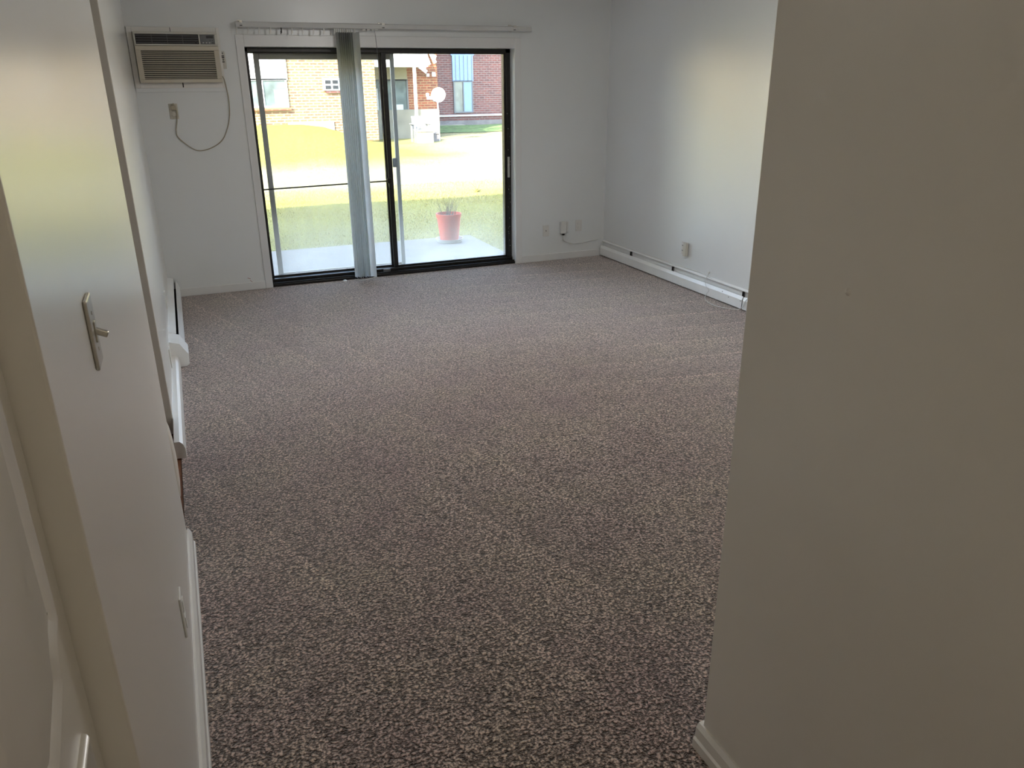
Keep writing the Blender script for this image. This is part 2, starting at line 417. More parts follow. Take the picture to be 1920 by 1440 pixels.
pp = [(HX, 0), (HX-.022, 0), (HX-.022, .03), (HX-.016, .036), (HX-.014, .066), (HX-.006, .08), (HX, .08)]
mb = MB().prism(pp, 1, -1.6, HY+.012).box((HX-.001, HY, 0), (HX+.3, HY+.014, .08), .002)
struct('baseboard_right', mb, 'trim', 'short skirting board end at the foot of the hall corner', 'baseboard')

# ------------------------------------------------------------------ sliding door
dr = thing('door_1', (1.88, D+.1, 0), 'dark bronze sliding glass door in the far wall', 'sliding door', None, 'structure')
FY = D+.10
mb = MB().box((OL, FY, .0), (.702, FY+.12, OT), .002).box((3.058, FY, 0), (OR_, FY+.12, OT), .002).box((OL, FY, 2.012), (OR_, FY+.12, OT), .002)
obj('door_frame', mb, 'bronze', dr)
mb = MB().box((OL, D+.012, 0), (OR_, FY+.12, .022), .002).box((OL, FY-.02, .02), (OR_, FY+.12, .058), .004).box((OL, D+.03, .02), (OR_, D+.036, .035))
obj('sill', mb, 'bronze', dr)
def panel(x0, x1, y, ws_l, ws_r, mt='bronze'):
    z0, z1 = .045, 2.02
    f = obj('panel_frame', MB().box((x0, y, z0), (x0+ws_l, y+.03, z1), .002).box((x1-ws_r, y, z0), (x1, y+.03, z1), .002)
            .box((x0+ws_l, y, z0), (x1-ws_r, y+.03, z0+.03), .002).box((x0+ws_l, y, z1-.018), (x1-ws_r, y+.03, z1), .002), mt, dr)
    obj('glass', MB().box((x0+ws_l, y+.012, z0+.03), (x1-ws_r, y+.018, z1-.018)), 'glass', f)
    return f
panel(1.851, 3.07, FY+.012, .044, .030)
panel(.69, 1.872, FY+.052, .010, .034)
# latch, strike plate and chips on the right stile
lt = obj('latch', MB().box((3.064, FY-.006, .86), (3.088, FY+.002, 1.06), .003).box((3.068, FY-.014, .99), (3.084, FY-.004, 1.02), .003), 'metal', dr)
tag(lt, 'worn metal latch plate')
mb = MB()
for i in range(26):
    z = random.uniform(.12, 1.5); x = random.uniform(3.066, 3.096); s = random.uniform(.001, .003)
    mb.box((x-s*.5, FY-.0015, z-s*random.uniform(.8, 4)), (x+s*.5, FY, z+s))
obj('paint_flecks', mb, 'plastic', dr)
mb = MB().box((1.73, FY-.035, .03), (1.80, FY-.022, .056), .004).tube([(1.765, FY-.036, .045), (1.765, FY-.03, .045)], .008, 10)
obj('floor_lock', mb, 'grey', dr)
# security bar
mb = MB().tube([(.70, FY+.0, .872), (1.845, FY+.0, .889)], .0065, 8)
obj('security_bar', mb, 'bronze', dr)
mb = MB().box((1.835, FY-.008, .865), (1.875, FY+.012, .915), .004).box((1.845, FY-.014, .83), (1.865, FY+.012, .87), .004)
obj('bar_bracket', mb, 'bronze', dr)
# screen door on the outer track
SY = FY+.135
sf = obj('screen_frame', MB().box((.757, SY, .05), (.803, SY+.022, 2.03), .003).box((.803, SY, 1.955), (1.96, SY+.022, 2.03), .003)
         .box((.803, SY, .03), (1.96, SY+.022, .075), .003), 'screenframe', dr)
tag(sf, 'brown frame of the screen door')
ss = obj('screen_stile', MB().box((1.962, SY, .03), (2.0, SY+.022, 2.03), .003), 'screengrey', dr)
obj('screen_mesh', MB().box((.80, SY+.010, .07), (1.965, SY+.012, 1.96)), 'mesh', dr)
hd = obj('screen_handle', MB().box((1.925, SY-.02, 1.0), (1.975, SY, 1.085), .006).box((1.935, SY-.035, 1.02), (1.95, SY-.018, 1.065), .004), 'grey', dr)
# door casing
mb = MB().box((.606, D-.012, 0), (OL, D, 2.14), .003).box((OR_, D-.012, 0), (3.172, D, 2.14), .003).box((OL, D-.012, OT), (OR_, D, 2.14), .003)
mb.box((OR_-.001, D-.002, 0), (OR_+.003, D+.1, OT))
struct('trim_1', mb, 'casing', 'white flat casing around the sliding door', 'door casing')

# ------------------------------------------------------------------ vertical blind
vb = thing('vertical_blind', (1.9, 7.28, 0), 'off-white vertical blind bunched in one column before the sliding door', 'blind')
RY = 7.29
mb = MB()
mb.prism([(RY-.022, 2.19), (RY+.022, 2.19), (RY+.026, 2.195), (RY+.026, 2.225), (RY+.02, 2.232), (RY-.02, 2.232), (RY-.026, 2.225), (RY-.026, 2.195)], 0, .615, 3.235)
obj('head_rail', mb, 'rail', vb)
for x in (.655, 1.83, 3.06):
    b = obj('bracket', MB().box((x-.018, RY-.03, 2.233), (x+.018, D, 2.237), .001).box((x-.018, D-.004, 2.19), (x+.018, D, 2.25), .001).box((x-.012, RY-.032, 2.222), (x+.012, RY-.026, 2.237)), 'metal', vb)
    obj('screw', MB().box((x-.01, RY-.03, 2.198), (x+.01, RY-.0265, 2.204)), 'black', b)
cx = [.62+.088*i for i in range(10)]
for i, x in enumerate(cx):
    c = obj('carrier', MB().box((x-.005, RY-.01, 2.15), (x+.005, RY+.004, 2.192), .002).box((x-.009, RY-.012, 2.14), (x-.002, RY-.004, 2.166), .002), 'black' if i == 4 else 'plastic', vb)
    if i == 4: tag(c, 'black replacement vane hook')
for x in (1.66, 1.70, 1.74, 1.77): obj('carrier', MB().box((x-.012, RY-.014, 2.178), (x+.014, RY+.004, 2.192), .002), 'plastic', vb)
NV = 9
for i in range(NV):
    x = 1.428 + i*.0178; ang = math.radians(86 - 2*math.sin(i*1.7)); last = i == NV-1
    if last: x += .012; ang = math.radians(40)
    z0 = .035 + .004*math.sin(i*2.1); w = .0445
    def fn(u, v, x=x, ang=ang, z0=z0, i=i):
        s = (u-.5)*2; zz = z0 + (2.165-z0)*v
        a = ang + .02*math.sin(v*2.5+i*.9)*(1-v)
        bul = .011*(1-s*s)
        return Vector((x + math.cos(a)*w*s + math.sin(a)*bul + .002*math.sin(v*3+i)*(1-v), RY - math.sin(a)*w*s + math.cos(a)*bul, zz))
    mb = MB().grid(fn, 9, 16)
    r = bmesh.ops.solidify(mb.bm, geom=mb.bm.faces[:], thickness=.0009)
    v = obj('vane', mb, 'pvc', vb, True)
    obj('vane_clip', MB().box((x-.006, RY-.008, 2.16), (x+.006, RY+.008, 2.19), .002), 'plastic', v)
ch = curve([(1.40, RY-.045, .034), (1.46, RY-.05, .022), (1.53, RY-.05, .026), (1.60, RY-.04, .036)], 6)
obj('bottom_chain', MB().tube(ch, .004, 6), 'plastic', vb)
wd = obj('wand', MB().tube([(1.75, RY-.03, 2.18), (1.757, RY-.03, 2.1), (1.765, RY-.03, 1.95)], .0022, 6).tube([(1.765, RY-.03, 1.95), (1.768, RY-.03, 1.33)], [.003, .004], 6).tube([(1.768, RY-.03, 1.40), (1.768, RY-.03, 1.325)], .006, 8), 'grey', vb)

# ------------------------------------------------------------------ air conditioner
ac = thing('air_conditioner', (.14, D, 1.74), 'through-wall air conditioner with beige slatted front, high on the far wall', 'air conditioner')
mb = MB()
x0, x1, z0, z1 = -.205, .47, 1.752, 2.187
ix0, ix1, iz0, iz1 = -.166, .46, 1.772, 2.15
mb.box((x0, D-.022, z0-.02), (ix0, D, z1), .004).box((ix1, D-.022, z0-.02), (x1+.015, D, z1), .004).box((ix0, D-.021, iz1), (ix1, D, z1), .002).box((ix0, D-.021, z0-.02), (ix1, D, iz0), .002)
tf = obj('sleeve_trim', mb, 'trim', ac)
tag(tf, 'painted white trim boards around the unit')
obj('trim_joint', MB().box((.115, D-.0235, iz1), (.119, D-.021, z1-.004)), 'darkgap', tf)
obj('trim_joint', MB().box((.150, D-.0235, z0-.016), (.158, D-.021, iz0)), 'darkgap', tf)
mb = MB().box((x0-.0, D-.012, 1.70), (x1+.02, D, 1.735), .004)
obj('lower_ledge', mb, 'wall_far', ac)
# case: sloping front
BY = D-.085
mb = MB().box((ix0+.004, BY+.0195, iz0), (ix1-.004, D-.02, iz1), .006)
case = obj('case', mb, 'acwhite', ac)
# top face frame around louver and controls
yF = BY
def fr(x, z): return (x, z)
mb = MB().box((-.158, yF, 2.132), (.462, yF+.02, 2.150), .003).box((-.158, yF, 2.048), (.462, yF+.02, 2.060), .003)
mb.box((-.158, yF, 2.060), (-.146, yF+.02, 2.132), .002).box((.319, yF, 2.060), (.330, yF+.02, 2.132), .002).box((.440, yF, 2.060), (.462, yF+.02, 2.132), .002)
obj('face_frame', mb, 'acwhite', ac)
obj('louver_recess', MB().box((-.147, yF+.014, 2.058), (.320, yF+.02, 2.134)), 'black', ac)
lv = MB()
for k in range(4):
    z = 2.069+k*.0175
    lv.box((-.142, yF+.002, z-.0018), (.315, yF+.012, z+.0018), .0008, rot=None)
for k in range(1, 4): lv.box((-.142+k*.114-.0015, yF+.001, 2.062), (-.142+k*.114+.0015, yF+.012, 2.13))
obj('louver', lv, 'grey', ac)
obj('louver_knob', MB().lathe([(.0, .004), (.007, .004), (.008, 0)], (.296, yF+.0, 2.07), 12, Matrix.Rotation(PI/2, 3, 'X')), 'black', ac)
cpn = obj('control_panel', MB().box((.331, yF+.002, 2.061), (.439, yF+.016, 2.131), .002), 'grey', ac)
obj('display', MB().box((.378, yF+.0005, 2.104), (.432, yF+.003, 2.122), .001), 'black', cpn)
for k in range(4): obj('button', MB().box((.352+k*.024-.005, yF-.001, 2.067), (.352+k*.024+.005, yF+.003, 2.074), .001), 'black' if k == 3 else 'plastic', cpn)
for k in range(2): obj('button', MB().box((.402+k*.018, yF-.001, 2.086), (.409+k*.018, yF+.003, 2.092), .001), 'black', cpn)
# slatted intake front
mb = MB().box((-.160, yF-.004, 2.014), (.462, yF+.02, 2.046), .004).box((-.160, yF-.004, 1.772), (.462, yF+.02, 1.800), .004)
mb.box((-.160, yF-.004, 1.800), (-.122, yF+.02, 2.014), .002).box((.424, yF-.004, 1.800), (.462, yF+.02, 2.014), .002)
n_s = 16
for k in range(n_s):
    z = 1.808 + k*(.206/(n_s-1))
    mb.box((-.124, yF-.003, z-.0033), (.426, yF+.006, z+.0033), .0015)
gr = obj('front_grille', mb, 'beige', ac)
tag(gr, 'yellowed beige slatted grille')
obj('grille_void', MB().box((-.126, yF+.013, 1.79), (.428, yF+.018, 2.03)), 'darkgap', gr)
# cord: ends in a plug on the old outlet
cc = curve([(.452, D-.07, 1.83), (.475, D-.05, 1.80), (.488, D-.02, 1.72), (.494, D-.012, 1.62), (.482, D-.010, 1.50), (.450, D-.010, 1.40), (.395, D-.010, 1.31),
            (.30, D-.010, 1.252), (.20, D-.010, 1.236), (.13, D-.010, 1.272), (.058, D-.011, 1.345), (.048, D-.012, 1.40), (.066, D-.014, 1.48), (.074, D-.018, 1.55), (.062, D-.03, 1.60), (.055, D-.028, 1.615)], 6)
obj('power_cord', MB().tube(cc, .0042, 8), 'cord', ac)
ol = thing('wall_outlet', (.05, D, 1.55), 'grimy tan wall outlet with a plug, under the air conditioner', 'outlet')
obj('cover_plate', MB().box((.018, D-.006, 1.492), (.086, D, 1.612), .003), 'tan', ol)
obj('socket', MB().box((.036, D-.009, 1.512), (.068, D-.005, 1.545), .003), 'tan', ol)
obj('plug', MB().box((.034, D-.034, 1.562), (.070, D-.005, 1.60), .005), 'cord', ol)
# remote in holder
rm = thing('remote_holder', (.49, D, 1.94), 'cream remote control in a wall holder right of the air conditioner', 'remote control')
obj('holder', MB().box((.470, D-.02, 1.878), (.512, D, 1.95), .003).box((.470, D-.006, 1.878), (.512, D, 2.0), .002), 'acwhite', rm)
rb = obj('remote', MB().box((.474, D-.017, 1.89), (.508, D-.004, 2.012), .003), 'acwhite', rm)
for z, w in ((1.996, .004), (1.975, .010), (1.962, .010), (1.945, .006), (1.93, .009)): obj('button', MB().box((.491-w, D-.0225, z-.0035), (.491+w, D-.0165, z+.0035), .001), 'black', rb)

# ------------------------------------------------------------------ plates on the walls
def screw(x, z, y, par): obj('screw', MB().lathe([(0, .0012), (.003, .0012), (.0033, 0)], (x, y, z), 10, Matrix.Rotation(PI/2, 3, 'X')), 'metal', par)
t = thing('wall_plate', (3.446, D, .31), 'white cable plate with one hole, nearest the sliding door', 'wall plate')
pz = obj('cover_plate', MB().box((3.410, D-.006, .255), (3.482, D, .368), .003), 'plastic', t)
obj('jack', MB().lathe([(.0, .006), (.004, .006), (.005, 0)], (3.446, D-.005, .312), 10, Matrix.Rotation(PI/2, 3, 'X')), 'black', t)
t = thing('wall_outlet', (3.64, D, .33), 'white outlet hidden behind the power adapter on the far wall', 'outlet')
obj('cover_plate', MB().box((3.606, D-.006, .276), (3.678, D, .39), .003), 'plastic', t)
t = thing('power_adapter', (3.64, D-.02, .33), 'white box adapter plugged into the middle of three wall plates', 'adapter')
obj('housing', MB().box((3.598, D-.050, .275), (3.662, D-.006, .396), .005), 'plastic', t)
obj('side_port', MB().box((3.666, D-.040, .29), (3.688, D-.006, .392), .003).box((3.661, D-.035, .30), (3.668, D-.01, .38)), 'plastic', t)
obj('connector', MB().box((3.622, D-.04, .256), (3.646, D-.015, .277), .002), 'black', t)
cc = curve([(3.634, D-.028, .258), (3.632, D-.026, .23), (3.645, D-.02, .20), (3.69, D-.014, .175), (3.76, D-.010, .157), (3.85, D-.010, .155), (3.96, D-.012, .168), (4.04, D-.015, .178), (4.10, D-.02, .19)], 6)
obj('cable', MB().tube(cc, .003, 6).tube([(3.634, D-.028, .23), (3.625, D-.02, .20)], .002, 6), 'cable', t)
t = thing('wall_outlet', (3.826, D, .34), 'white duplex outlet nearest the right corner of the far wall', 'outlet')
obj('cover_plate', MB().box((3.790, D-.006, .282), (3.862, D, .398), .003), 'plastic', t)
for z in (.318, .362): obj('socket', MB().box((3.810, D-.009, z-.015), (3.842, D-.005, z+.015), .004), 'plastic', t)
# right wall outlet with a box plugged in
t = thing('wall_outlet', (XR, 5.9, .35), 'white duplex outlet on the right wall above the heater', 'outlet')
obj('cover_plate', MB().box((XR-.007, 5.845, .285), (XR, 5.925, .40), .003), 'plastic', t)
for z in (.32, .365):
    s = obj('socket', MB().box((XR-.010, 5.892-.0, z-.016), (XR-.006, 5.918, z+.016), .003), 'plastic', t)
    obj('slots', MB().box((XR-.0108, 5.897, z-.004), (XR-.0095, 5.901, z+.006)).box((XR-.0108, 5.908, z-.004), (XR-.0095, 5.912, z+.006)), 'black', s)
t = thing('plug_in_box', (XR, 5.86, .35), 'small grey box plugged into the right wall outlet', 'adapter')
obj('housing', MB().box((XR-.04, 5.815, .282), (XR-.007, 5.858, .402), .006), 'acwhite', t)

# near left wall: toggle switch, low plate
t = thing('light_switch', (A, 1.43, 1.37), 'silver toggle light switch on the near left wall', 'light switch')
cpz = obj('cover_plate', MB().box((A, 1.392, 1.311), (A+.0065, 1.462, 1.430), .003, 3), 'metal', t)
obj('toggle', MB().box((A+.004, 1.422, 1.362), (A+.026, 1.432, 1.373), .002, rot=Matrix.Rotation(.45, 3, 'Y')).box((A+.006, 1.420, 1.352), (A+.009, 1.434, 1.388), .001), 'metal', t)
for z in (1.340, 1.402): obj('screw', MB().lathe([(0, .0015), (.0032, .0015), (.0036, 0)], (A+.0063, 1.427, z), 10, Matrix.Rotation(PI/2, 3, 'Y')), 'metal', t)
t = thing('wall_outlet', (A, 2.085, .34), 'white outlet low on the near left wall above the skirting', 'outlet')
obj('cover_plate', MB().box((A, 2.05, .276), (A+.0065, 2.12, .408), .003, 3), 'plastic', t)
obj('socket', MB().box((A+.006, 2.068, .296), (A+.009, 2.10, .334), .003).box((A+.006, 2.068, .35), (A+.009, 2.10, .388), .003), 'plastic', t)
for (y, z, lb) in ((6.04, .31, 'white wall plate on the far left wall above the left heater'), (5.15, .15, 'white low wall plate just before the near end of the left heater')):
    t = thing('wall_plate', (XF, y, z), lb, 'wall plate')
    obj('cover_plate', MB().box((XF, y-.036, z-.062), (XF+.006, y+.036, z+.062), .002), 'plastic', t)
    obj('screw', MB().lathe([(0, .0015), (.003, .0015)], (XF+.006, y, z), 8, Matrix.Rotation(PI/2, 3, 'Y')), 'metal', t)
# small nail bump in the hall wall
tag(obj('wall_anchor', MB().lathe([(.0, .004), (.003, .0035), (.006, .0015), (.008, 0)], (HX, 1.079, 1.381), 14, Matrix.Rotation(-PI/2, 3, 'Y')), 'wall', None, True, (HX, 1.079, 1.381)),
    'small painted-over anchor bump on the plain hall wall', 'wall anchor')

# ------------------------------------------------------------------ closet door on the left
d2 = thing('door_2', (-.21, .52, 0), 'closed glossy white closet door with moulded panels, at the left edge', 'door', None, 'structure')
DX = -.212
obj('door_leaf', MB().box((DX-.035, .075, .012), (DX, .978, 2.04), .002), 'door', d2)
def ring(path, prof):
    """sweep profile (offset inward, height) round a closed path of (y, z) on the leaf face"""
    mb = MB(); n = len(path); rings = []
    P = [Vector(p) for p in path]
    for i in range(n):
        a, b, c = P[i-1], P[i], P[(i+1) % n]
        d1 = (b-a).normalized(); d2_ = (c-b).normalized(); n1 = Vector((-d1.y, d1.x)); n2 = Vector((-d2_.y, d2_.x))
        nn = (n1+n2); nn = nn.normalized()/max(.45, nn.normalized().dot(n1))
        rings.append([mb.bm.verts.new((DX+h, b.x+nn.x*o, b.y+nn.y*o)) for o, h in prof])
    for i in range(n):
        a, b = rings[i], rings[(i+1) % n]
        for k in range(len(prof)-1): mb.bm.faces.new((a[k], a[k+1], b[k+1], b[k]))
    mb.bm.faces.new([q[-1] for q in rings])
    return mb
def arc(cx_, cz_, r, a0, a1, n=6): return [(cx_+r*math.cos(math.radians(a0+(a1-a0)*k/n)), cz_+r*math.sin(math.radians(a0+(a1-a0)*k/n))) for k in range(n+1)]
def panelpath(y0, y1, z0, z1, r=.05):
    # counter-clockwise; lower corners notched with a quarter scoop, bottom dipping to the middle
    p = [(y0, z1), (y0, z0+r+.02)]
    p += arc(y0, z0+.02, r, 90, 0, 5)
    p += [(y0+r+.03, z0+.008), ((y0+y1)/2, z0-.022), (y1-r-.03, z0+.008)]
    p += arc(y1, z0+.02, r, 180, 90, 5)
    p += [(y1, z1)]
    return p
PR = [(0, -.001), (.0, .001), (.002, .006), (.005, .0088), (.008, .0085), (.022, .002), (.026, .0005), (.029, .001), (.033, .005), (.039, .0068)]
for (y0, y1) in ((.145, .485), (.57, .905)):
    o = obj('panel_moulding', ring(panelpath(y0, y1, 1.10, 1.93), PR), 'door', d2, True)
    o = obj('panel_moulding', ring([(y0, 1.0), (y0, .16), (y1, .16), (y1, 1.0)], PR), 'door', d2, True)

# ------------------------------------------------------------------ heaters
def fins(mb, xa, xb, ya, yb, za, zb, step=.03):
    """one folded aluminium strip"""
    pts = []; y = ya; k = 0
    while y < yb: pts += [(xa if k % 2 else xb, y), (xb if k % 2 else xa, y)]; y += step; k += 1
    lo = [mb.bm.verts.new((a, b, za)) for a, b in pts]; hi = [mb.bm.verts.new((a, b, zb)) for a, b in pts]
    for i in range(len(pts)-1): mb.bm.faces.new((lo[i], lo[i+1], hi[i+1], hi[i]))
ht = thing('baseboard_heater', (XR, 5.6, 0), 'long white baseboard heater along the right wall', 'heater')
HF = XR-.044
mb = MB().prism([(XR, .0), (XR-.004, .0), (XR-.004, .158), (XR-.022, .152), (XR-.022, .156), (XR-.004, .164), (XR, .166)], 1, 3.2, D-.015)
obj('back_plate', mb, 'heater', ht)
fp = obj('front_panel', MB().prism([(HF, .012), (HF, .085), (HF+.012, .112), (HF+.016, .112), (HF+.004, .083), (HF+.004, .012)], 1, 4.985, D-.015), 'heater', ht)
obj('front_panel', MB().prism([(HF, .012), (HF, .085), (HF+.012, .112), (HF+.016, .112), (HF+.004, .083), (HF+.004, .012)], 1, 3.2, 4.972), 'heater', ht)
obj('dark_gap_strip', MB().box((XR-.040, 3.2, .084), (XR-.005, D-.02, .088)), 'found', ht)  # strip added over the fins, shade of the gap put into its colour
obj('pipe', MB().tube([(XR-.022, 3.2, .07), (XR-.022, D-.02, .07)], .009, 10), 'fin', ht)
mb = MB(); fins(mb, XR-.038, XR-.008, 3.3, D-.1, .03, .080); obj('fins', mb, 'fin', ht)
for y in (6.77, 6.02, 5.0, 4.2): obj('bracket', MB().box((HF+.014, y, .10), (XR-.003, y+.004, .150)), 'bronze', ht); obj('clip', MB().box((HF+.014, y-.03, .11), (HF+.02, y-.027, .142)), 'grey', ht)
for y, z in ((5.155, .07), (5.24, .098), (5.0, .075)): obj('screw', MB().lathe([(0, .002), (.004, .0015), (.0045, 0)], (HF, y, z), 10, Matrix.Rotation(-PI/2, 3, 'Y')), 'grey', ht)
lh = thing('baseboard_heater', (XF, 6.3, 0), 'short white baseboard heater in the far left corner', 'heater')
prof = [(XF, .004), (XF+.085, .004), (XF+.105, .02), (XF+.108, .085), (XF+.062, .163), (XF, .182)]
ec = obj('end_cap', MB().prism(prof, 1, 5.375, 5.60), 'heater', lh)
mb = MB().prism([(XF, .0), (XF+.004, .0), (XF+.004, .176), (XF+.045, .168), (XF+.047, .172), (XF, .186)], 1, 5.60, D-.015)
obj('back_plate', mb, 'heater', lh)
mb = MB().prism([(XF+.080, .012), (XF+.088, .012), (XF+.088, .085), (XF+.066, .150), (XF+.060, .150), (XF+.080, .084)], 1, 5.60, D-.015)
obj('front_panel', mb, 'heater', lh)
mb = MB(); fins(mb, XF+.01, XF+.07, 5.65, D-.1, .03, .10); obj('fins', mb, 'black', lh)
# white cables on the right heater
c1 = curve([(XR-.006, 7.30, .172), (XR-.008, 6.7, .168), (XR-.006, 6.1, .172), (XR-.008, 5.77, .175), (XR-.006, 5.6, .178), (XR-.012, 5.42, .158), (XR-.010, 5.2, .150), (XR-.012, 5.05, .150), (XR-.012, 4.9, .150), (XR-.012, 4.4, .16)], 6)
tag(obj('long_cable', MB().tube(c1, .0035, 6), 'cable', None, True, (XR, 6, .17)), 'white cable lying along the top of the right heater', 'cable')
c2 = curve([(XR-.006, 5.50, .20), (XR-.012, 5.50, .18), (HF-.006, 5.475, .146), (HF-.010, 5.46, .10), (HF-.012, 5.41, .072), (HF-.014, 5.43, .04), (4.03, 5.40, .012), (3.985, 5.31, .008), (3.962, 5.21, .008), (3.975, 5.11, .008), (4.02, 5.03, .008), (4.05, 4.99, .010), (HF-.008, 4.96, .03), (HF-.006, 4.93, .09), (HF, 4.90, .125), (XR-.015, 4.85, .16)], 6)
tag(obj('looped_cable', MB().tube(c2, .0032, 6), 'cable', None, True, (4.05, 5.2, .01)), 'thin white cable looping down onto the carpet by the right heater', 'cable')
tag(obj('cable_clip', MB().box((XR-.012, 5.485, .195), (XR, 5.505, .212), .003), 'plastic', None, False, (XR, 5.495, .2)), 'small white cable clip on the wall above the looped cable', 'clip')
# debris by the door and bits on the carpet
mb = MB().lathe([(.0, .012), (.012, .010), (.02, .004), (.022, 0)], (1.33, D-.03, .002), 9)
tag(obj('crumpled_paper', mb, 'plastic', None, False, (1.33, D-.03, .002)), 'tiny scrap of white paper by the sill left of the blind', 'scrap')
# unseen fill light added in the hall to brighten the interior
fill_light = thing('hall_fill_light', (.93, -.7, H), 'added unseen round warm fill light in the hall above the viewer', 'fill_light')
obj('fill_light_base', MB().lathe([(.14, 0), (.14, -.02), (.13, -.025)], (.93, -.7, H), 28), 'metal', fill_light)
M['fill_light'] = emit('warm_fill_glow', (1, .86, .68), HALL_FILL_W)
obj('fill_light_dome', MB().lathe([(.13, -.025), (.125, -.05), (.10, -.075), (.06, -.09), (.001, -.095)], (.93, -.7, H), 28), 'fill_light', fill_light, True)

# living room fill light, added unseen above the top edge of the view
fill_light = thing('room_fill_light', (1.9, 4.0, H), 'added unseen round white fill light over the middle of the living room', 'fill_light')
obj('fill_light_base', MB().lathe([(.20, 0), (.20, -.02), (.19, -.025)], (1.9, 4.0, H), 28), 'metal', fill_light)
M['fill_light2'] = emit('white_fill_glow', (1, .97, .94), ROOM_FILL_W)
obj('fill_light_dome', MB().lathe([(.19, -.025), (.185, -.05), (.15, -.08), (.08, -.10), (.001, -.105)], (1.9, 4.0, H), 28), 'fill_light2', fill_light, True)

# ------------------------------------------------------------------ outdoors
GZ = -.11
def ground(x, y):
    def ss(a, b, t): t = max(0, min(1, (t-a)/(b-a))); return t*t*(3-2*t)
    z = GZ + .14*ss(14, 26, y)
    z += .62*ss(17, 24.5, y)*(1-ss(3.6, 6.2, x))       # mound before the left wing
    z += .20*ss(27, 30, y)*ss(8, 9.5, x)
    z += .015*math.sin(x*1.7+y)*math.sin(y*1.3)*ss(10, 12, y)
    return z
struct('lawn', MB().grid(lambda u, v: Vector((-20+60*u, 7.7+32*v, ground(-20+60*u, 7.7+32*v))), 90, 80), 'grass', 'dry yellow-green lawn between the buildings', 'lawn', None, True)
# grass tufts in the near, shaded lawn
NB = 60000
bx_ = rng.uniform(.6, 7.2, NB); by_ = 7.9 + rng.power(1.3, NB)*7.5
k = ~((bx_ < 3.42) & (by_ < 9.6)) & ~((np.abs(bx_-5) < .18) & (np.abs(by_-13.7) < .18)); bx_, by_ = bx_[k], by_[k]; nb = len(bx_)
ang = rng.uniform(0, 2*PI, nb); hh = rng.uniform(.012, .035, nb); wv = rng.uniform(.002, .005, nb); ln = rng.normal(0, .02, (nb, 2))
V = np.zeros((nb, 3, 3)); V[:, 0, 0] = bx_-wv*np.cos(ang); V[:, 0, 1] = by_-wv*np.sin(ang); V[:, 1, 0] = bx_+wv*np.cos(ang); V[:, 1, 1] = by_+wv*np.sin(ang)
V[:, 2, 0] = bx_+ln[:, 0]; V[:, 2, 1] = by_+ln[:, 1]; V[:, :2, 2] = GZ-.01; V[:, 2, 2] = GZ+hh
me = bpy.data.meshes.new('grass_blades'); me.from_pydata(V.reshape(-1, 3).tolist(), [], np.arange(nb*3).reshape(-1, 3).tolist()); me.materials.append(M['blade'])
gb = bpy.data.objects.new('grass_blades', me); C.objects.link(gb); tag(gb, 'short straw-green grass standing in the shaded lawn', 'grass', None, 'stuff')
struct('patio', MB().box((-1.2, D+.34, -.3), (3.36, 9.52, -.075), .006), 'concrete', 'pale concrete patio slab outside the sliding door', 'patio')
# potted plant
pt = thing('potted_plant', (2.985, 9.20, -.075), 'orange-red plant pot with bare twigs on the patio', 'potted plant')
c = (2.985, 9.20, -.075)
obj('saucer', MB().lathe([(.12, 0), (.155, .008), (.17, .045), (.162, .045), (.148, .014), (.10, .012), (.001, .012)], c, 36), 'saucer', pt, True)
obj('pot', MB().lathe([(.105, .013), (.112, .02), (.145, .30), (.152, .30), (.156, .345), (.146, .345), (.138, .30), (.001, .30)], c, 36), 'terracotta', pt, True)
obj('soil', MB().lathe([(.001, .318), (.10, .315), (.139, .303)], c, 24), 'soil', pt)
mb = MB()
for i in range(34):
    a = random.uniform(0, 2*PI); r = random.uniform(0, .09); s = Vector(c)+Vector((r*math.cos(a), r*math.sin(a), .30)); L = random.uniform(.10, .26)
    d = Vector((math.cos(a)*random.uniform(.1, .6), math.sin(a)*random.uniform(.1, .6), 1)).normalized()
    p1 = s+d*L*.5; p2 = s+d*L+Vector((random.uniform(-.04, .04), random.uniform(-.04, .04), 0))
    mb.tube([s, p1, p2], [.0022, .0017, .0008], 5)
    if i % 2: mb.tube([p1, p1+Vector((random.uniform(-.06, .06), random.uniform(-.05, .05), L*.35))], [.0013, .0006], 4)
obj('twigs', mb, 'twig', pt)
# yellow weed
wd_ = thing('weed', (5.0, 13.7, GZ), 'small upright weed at the edge of the sunlit lawn', 'weed')
mb = MB()
for dx, dy, hz in ((-.10, 0, .16), (.12, .02, .17), (.0, .03, .10), (.05, -.03, .12)): mb.tube(curve([(5.0, 13.7, GZ), (5.0+dx*.4, 13.7+dy, GZ+hz*.6), (5.0+dx, 13.7+dy, GZ+hz)], 4), .004, 5)
obj('stems', mb, 'twig', wd_)
mb = MB()
for i in range(16):
    a = i*2.4; r = .05+.03*(i % 3); mb.tube([(5.0, 13.7, GZ), (5.0+r*math.cos(a), 13.7+r*math.sin(a), GZ+.05+.01*(i % 4))], [.012, .002], 5)
obj('leaves', mb, 'blade', wd_)

